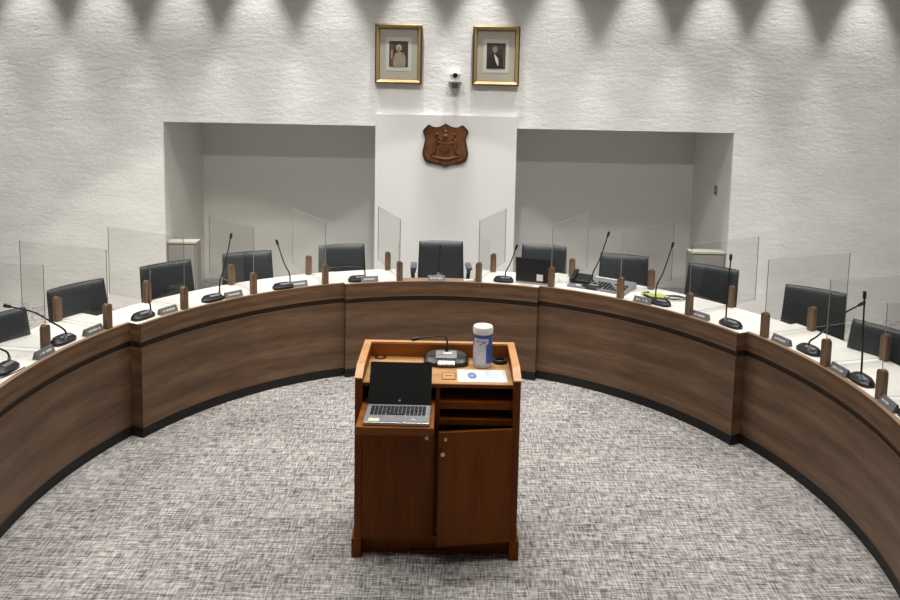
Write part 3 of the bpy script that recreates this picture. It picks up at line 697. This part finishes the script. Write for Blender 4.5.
def lady(pr):
    patch(pr, 'banner', [(-0.098, -0.14), (-0.062, -0.14), (-0.058, 0.10), (-0.09, 0.125)], M['flag_red'], 1)
    patch(pr, 'banner_stripe', [(-0.088, -0.05), (-0.070, -0.05), (-0.068, 0.05), (-0.086, 0.04)], M['flag_white'], 2)
    patch(pr, 'dress', [(-0.062, -0.143), (0.078, -0.143), (0.082, -0.06), (0.066, 0.0), (0.036, 0.022), (-0.012, 0.022), (-0.044, 0.0), (-0.064, -0.08)], M['dress'], 1)
    patch(pr, 'hair', ell(0.002, 0.07, 0.034, 0.038), M['hair_white'], 2)
    patch(pr, 'face', ell(0.0, 0.058, 0.021, 0.029), M['skin'], 3)
    patch(pr, 'neck', [(-0.011, 0.014), (0.015, 0.014), (0.012, 0.036), (-0.009, 0.036)], M['skin'], 2)
    patch(pr, 'sash', [(0.03, -0.02), (0.05, -0.03), (0.056, 0.005), (0.04, 0.012)], M['hair_grey'], 2)
def man(pr):
    patch(pr, 'curtain', [(0.082, -0.12), (0.098, -0.12), (0.098, 0.09), (0.084, 0.09)], M['flag_red'], 1)
    patch(pr, 'suit', [(-0.105, -0.143), (0.075, -0.143), (0.082, -0.07), (0.062, 0.005), (0.02, 0.03), (-0.03, 0.03), (-0.08, 0.0), (-0.104, -0.07)], M['portrait_black'], 1)
    patch(pr, 'shirt', [(-0.026, 0.028), (-0.004, 0.006), (0.024, -0.03), (0.030, -0.105), (0.022, -0.112), (-0.004, -0.06)], M['shirt'], 2)
    patch(pr, 'bow_tie', [(-0.014, 0.018), (0.018, 0.006), (0.020, 0.024), (-0.012, 0.030)], M['dark_tie'], 3)
    patch(pr, 'hair', ell(-0.014, 0.082, 0.032, 0.032), M['hair_grey'], 2)
    patch(pr, 'face', ell(-0.012, 0.066, 0.023, 0.033), M['skin'], 3)
picture('gold framed portrait of a person in pale dress, left of camera', -0.614, 3.022, lady)
picture('gold framed portrait of a person in dark suit, right of camera', 0.502, 3.021, man)
# security camera
t = thing('security_camera', 'small white dome camera on bracket between the portraits', 'camera', (0.038, WY, 2.71), 0)
bm = B(); box(bm, (0, -0.065, 0.004), (0.15, 0.13, 0.016), 0.004); box(bm, (0, -0.012, -0.02), (0.07, 0.024, 0.09), 0.006); obj('bracket', bm, M['dim_steel'], t)
bm = B(); cyl(bm, (0, -0.07, 0.032), 0.05, 0.046, 0.04, 24); ball(bm, (0, -0.07, 0.095), 0.062, (1, 1, 0.95), 24, 16); bd = obj('body', bm, M['white_plastic'], t, True)
bm = B(); ball(bm, (0, -0.114, 0.082), 0.031, (1, 1, 1)); obj('lens', bm, M['lens'], bd, True)
# carved emblem
EX, EZ = -0.058, 1.988
t = thing('wall_emblem', 'carved brown wooden shield emblem on the white pier', 'emblem', (EX, WY - 0.062, EZ), 0)
half = [(0.0, 0.252), (0.028, 0.236), (0.060, 0.218), (0.10, 0.208), (0.145, 0.212), (0.172, 0.226), (0.190, 0.238), (0.212, 0.226), (0.246, 0.190), (0.262, 0.168), (0.256, 0.136), (0.240, 0.110), (0.232, 0.075), (0.240, 0.03), (0.256, -0.03), (0.264, -0.085), (0.258, -0.135), (0.236, -0.178), (0.195, -0.202), (0.13, -0.216), (0.06, -0.226), (0.026, -0.236), (0.0, -0.252)]
full = half + [(-x, z) for x, z in half[-2:0:-1]]
bm = B(); prism(bm, full, lambda u, v, d: (u, -d, v), 0.03); pl = obj('plaque', bm, M['emblem_dark'], t)
bm = B(); prism(bm, [(x * 0.915, z * 0.915) for x, z in full], lambda u, v, d: (u, -0.028 - d, v), 0.014)
bmesh.ops.bevel(bm, geom=[e for e in bm.edges if abs(e.verts[0].co.y - e.verts[1].co.y) < 1e-5 and e.verts[0].co.y < -0.04], offset=0.006, segments=2, affect='EDGES'); obj('field', bm, M['emblem'], t)
bm = B()
prism(bm, [(-0.055, 0.05), (0.055, 0.05), (0.058, -0.02), (0.035, -0.07), (0, -0.09), (-0.035, -0.07), (-0.058, -0.02)], lambda u, v, d: (u, -0.040 - d, v), 0.016)
for z in (0.02, -0.015, -0.045): box(bm, (0, -0.058, z), (0.085, 0.006, 0.010))
obj('carved_shield', bm, M['emblem'], t)
for s in (-1, 1):
    bm = B(); tube(bm, smoothpath([(s * 0.15, -0.044, -0.10), (s * 0.115, -0.048, -0.04), (s * 0.12, -0.048, 0.03), (s * 0.085, -0.048, 0.085), (s * 0.105, -0.046, 0.12)], 6), 0.024, 8, 0.013)
    tube(bm, smoothpath([(s * 0.12, -0.044, 0.02), (s * 0.075, -0.05, 0.035), (s * 0.062, -0.05, 0.03)], 4), 0.012, 8, 0.008); ball(bm, (s * 0.10, -0.05, 0.128), 0.02)
    obj('carved_supporter', bm, M['emblem'], t, True)
bm = B(); ball(bm, (0, -0.045, 0.105), 0.034, (1.1, 0.6, 1)); ball(bm, (0, -0.045, 0.155), 0.022, (1, 0.6, 1.2)); box(bm, (0, -0.045, 0.072), (0.10, 0.014, 0.014)); obj('carved_crest', bm, M['emblem'], t, True)
bm = B(); tube(bm, smoothpath([(-0.155, -0.042, -0.125), (-0.10, -0.048, -0.135), (-0.04, -0.05, -0.150), (0.04, -0.05, -0.150), (0.10, -0.048, -0.135), (0.155, -0.042, -0.125)], 5), 0.015, 8); obj('carved_scroll', bm, M['emblem'], t, True)
# socket in the right reveal of the niche
t = thing('wall_socket', 'small wall socket plate on right side of the niche', 'socket', (NX1 - e - 0.001, 8.75, 1.467), 0)
obj('plate', b2(-0.008, 0, -0.045, 0.045, -0.062, 0.062, None, 0.002), M['cabinet_grey'], t)
for z in (-0.026, 0.026):
    bm = B(); cyl(bm, (-0.009, 0.006 * (1 if z > 0 else -1), z), 0.017, 0.017, 0.006, 14, Matrix.Rotation(PI / 2, 4, 'Y')); obj('outlet', bm, M['rubber'], t)

# ------------------------------------------------------------------ light
def lamp(name, typ, loc, energy, col=(1, 0.985, 0.955), **kw):
    l = bpy.data.lights.new(name, typ); l.energy = energy; l.color = col
    aim = kw.pop('aim', None)
    for k, v in kw.items(): setattr(l, k, v)
    o = bpy.data.objects.new(name, l); C.objects.link(o); o.location = loc
    if aim is not None: o.rotation_euler = (Vector(aim) - Vector(loc)).to_track_quat('-Z', 'Y').to_euler()
    return o
for k in range(-3, 10):                                   # row of wall washers above the back wall
    x = -3.08 + 0.862 * k + random.uniform(-0.04, 0.04)
    lamp('wall_washer', 'SPOT', (x, WY - 0.36, 4.85), 330 * random.uniform(0.85, 1.15), aim=(x + random.uniform(-0.05, 0.05), WY - 0.30, 0), spot_size=math.radians(41), spot_blend=0.6, shadow_soft_size=0.03)
for x, y, en in ((-2.6, 3.2, 300), (2.6, 3.2, 300), (-2.5, 5.6, 300), (2.5, 5.6, 300), (-0.9, 6.3, 300), (0.9, 6.3, 300), (0, 4.6, 260), (-1.0, 2.4, 100), (1.0, 2.4, 100), (-4.7, 5.6, 420), (4.7, 5.6, 420)):
    lamp('ceiling_downlight', 'SPOT', (x, y, 5.05), en, aim=(x, y, 0), spot_size=math.radians(118), spot_blend=0.7, shadow_soft_size=0.14)
lamp('chairman_spotlight', 'SPOT', (-0.05, 3.0, 5.05), 400, aim=(-0.05, 7.5, 0), spot_size=math.radians(39), spot_blend=0.12, shadow_soft_size=0.05)
lamp('corner_spotlight', 'SPOT', (-2.5, 3.2, 5.05), 460, aim=(-2.95, 7.4, 0), col=(1, 0.93, 0.76), spot_size=math.radians(39), spot_blend=0.2, shadow_soft_size=0.06)
for x in (-1, 1): lamp('niche_fill', 'SPOT', (1.9 * x, 0.8, 5.05), 420, aim=(2.1 * x, 9.6, 0.55), spot_size=math.radians(27), spot_blend=0.5, shadow_soft_size=0.06)  # fill pair added to brighten the lower niche, not known fixtures
w = bpy.data.worlds.new('room_air'); sc.world = w; w.use_nodes = True
w.node_tree.nodes['Background'].inputs['Color'].default_value = (0.9, 0.95, 1, 1); w.node_tree.nodes['Background'].inputs['Strength'].default_value = 0.05

# ------------------------------------------------------------------ camera
F, PITCH, ROLL, PY = 715.0, 0.1002, 0.0198, 168.4
cam = bpy.data.cameras.new('camera'); co = bpy.data.objects.new('camera', cam); C.objects.link(co)
cam.sensor_fit = 'HORIZONTAL'; cam.sensor_width = 36.0; cam.lens = F / 900 * 36; cam.shift_y = -(300 - PY) / 900; cam.clip_start = 0.05
def axis(a, b, c):
    cr, sr = math.cos(-ROLL), math.sin(-ROLL); a, b = cr * a - sr * b, sr * a + cr * b
    x, y, z = a, -b, c; cp, sp = math.cos(-PITCH), math.sin(-PITCH); y, z = cp * y + sp * z, -sp * y + cp * z
    return Vector((x, z, y))
rt, dn, fw = axis(1, 0, 0), axis(0, 1, 0), axis(0, 0, 1)
mw = Matrix((rt, -dn, -fw)).transposed().to_4x4(); mw.translation = (0, 0, 2.55); co.matrix_world = mw
sc.camera = co
sc.view_settings.view_transform = 'Standard'; sc.view_settings.look = 'None'; sc.view_settings.gamma = 1.0; sc.view_settings.use_curve_mapping = False
sc.view_settings.exposure = -0.5
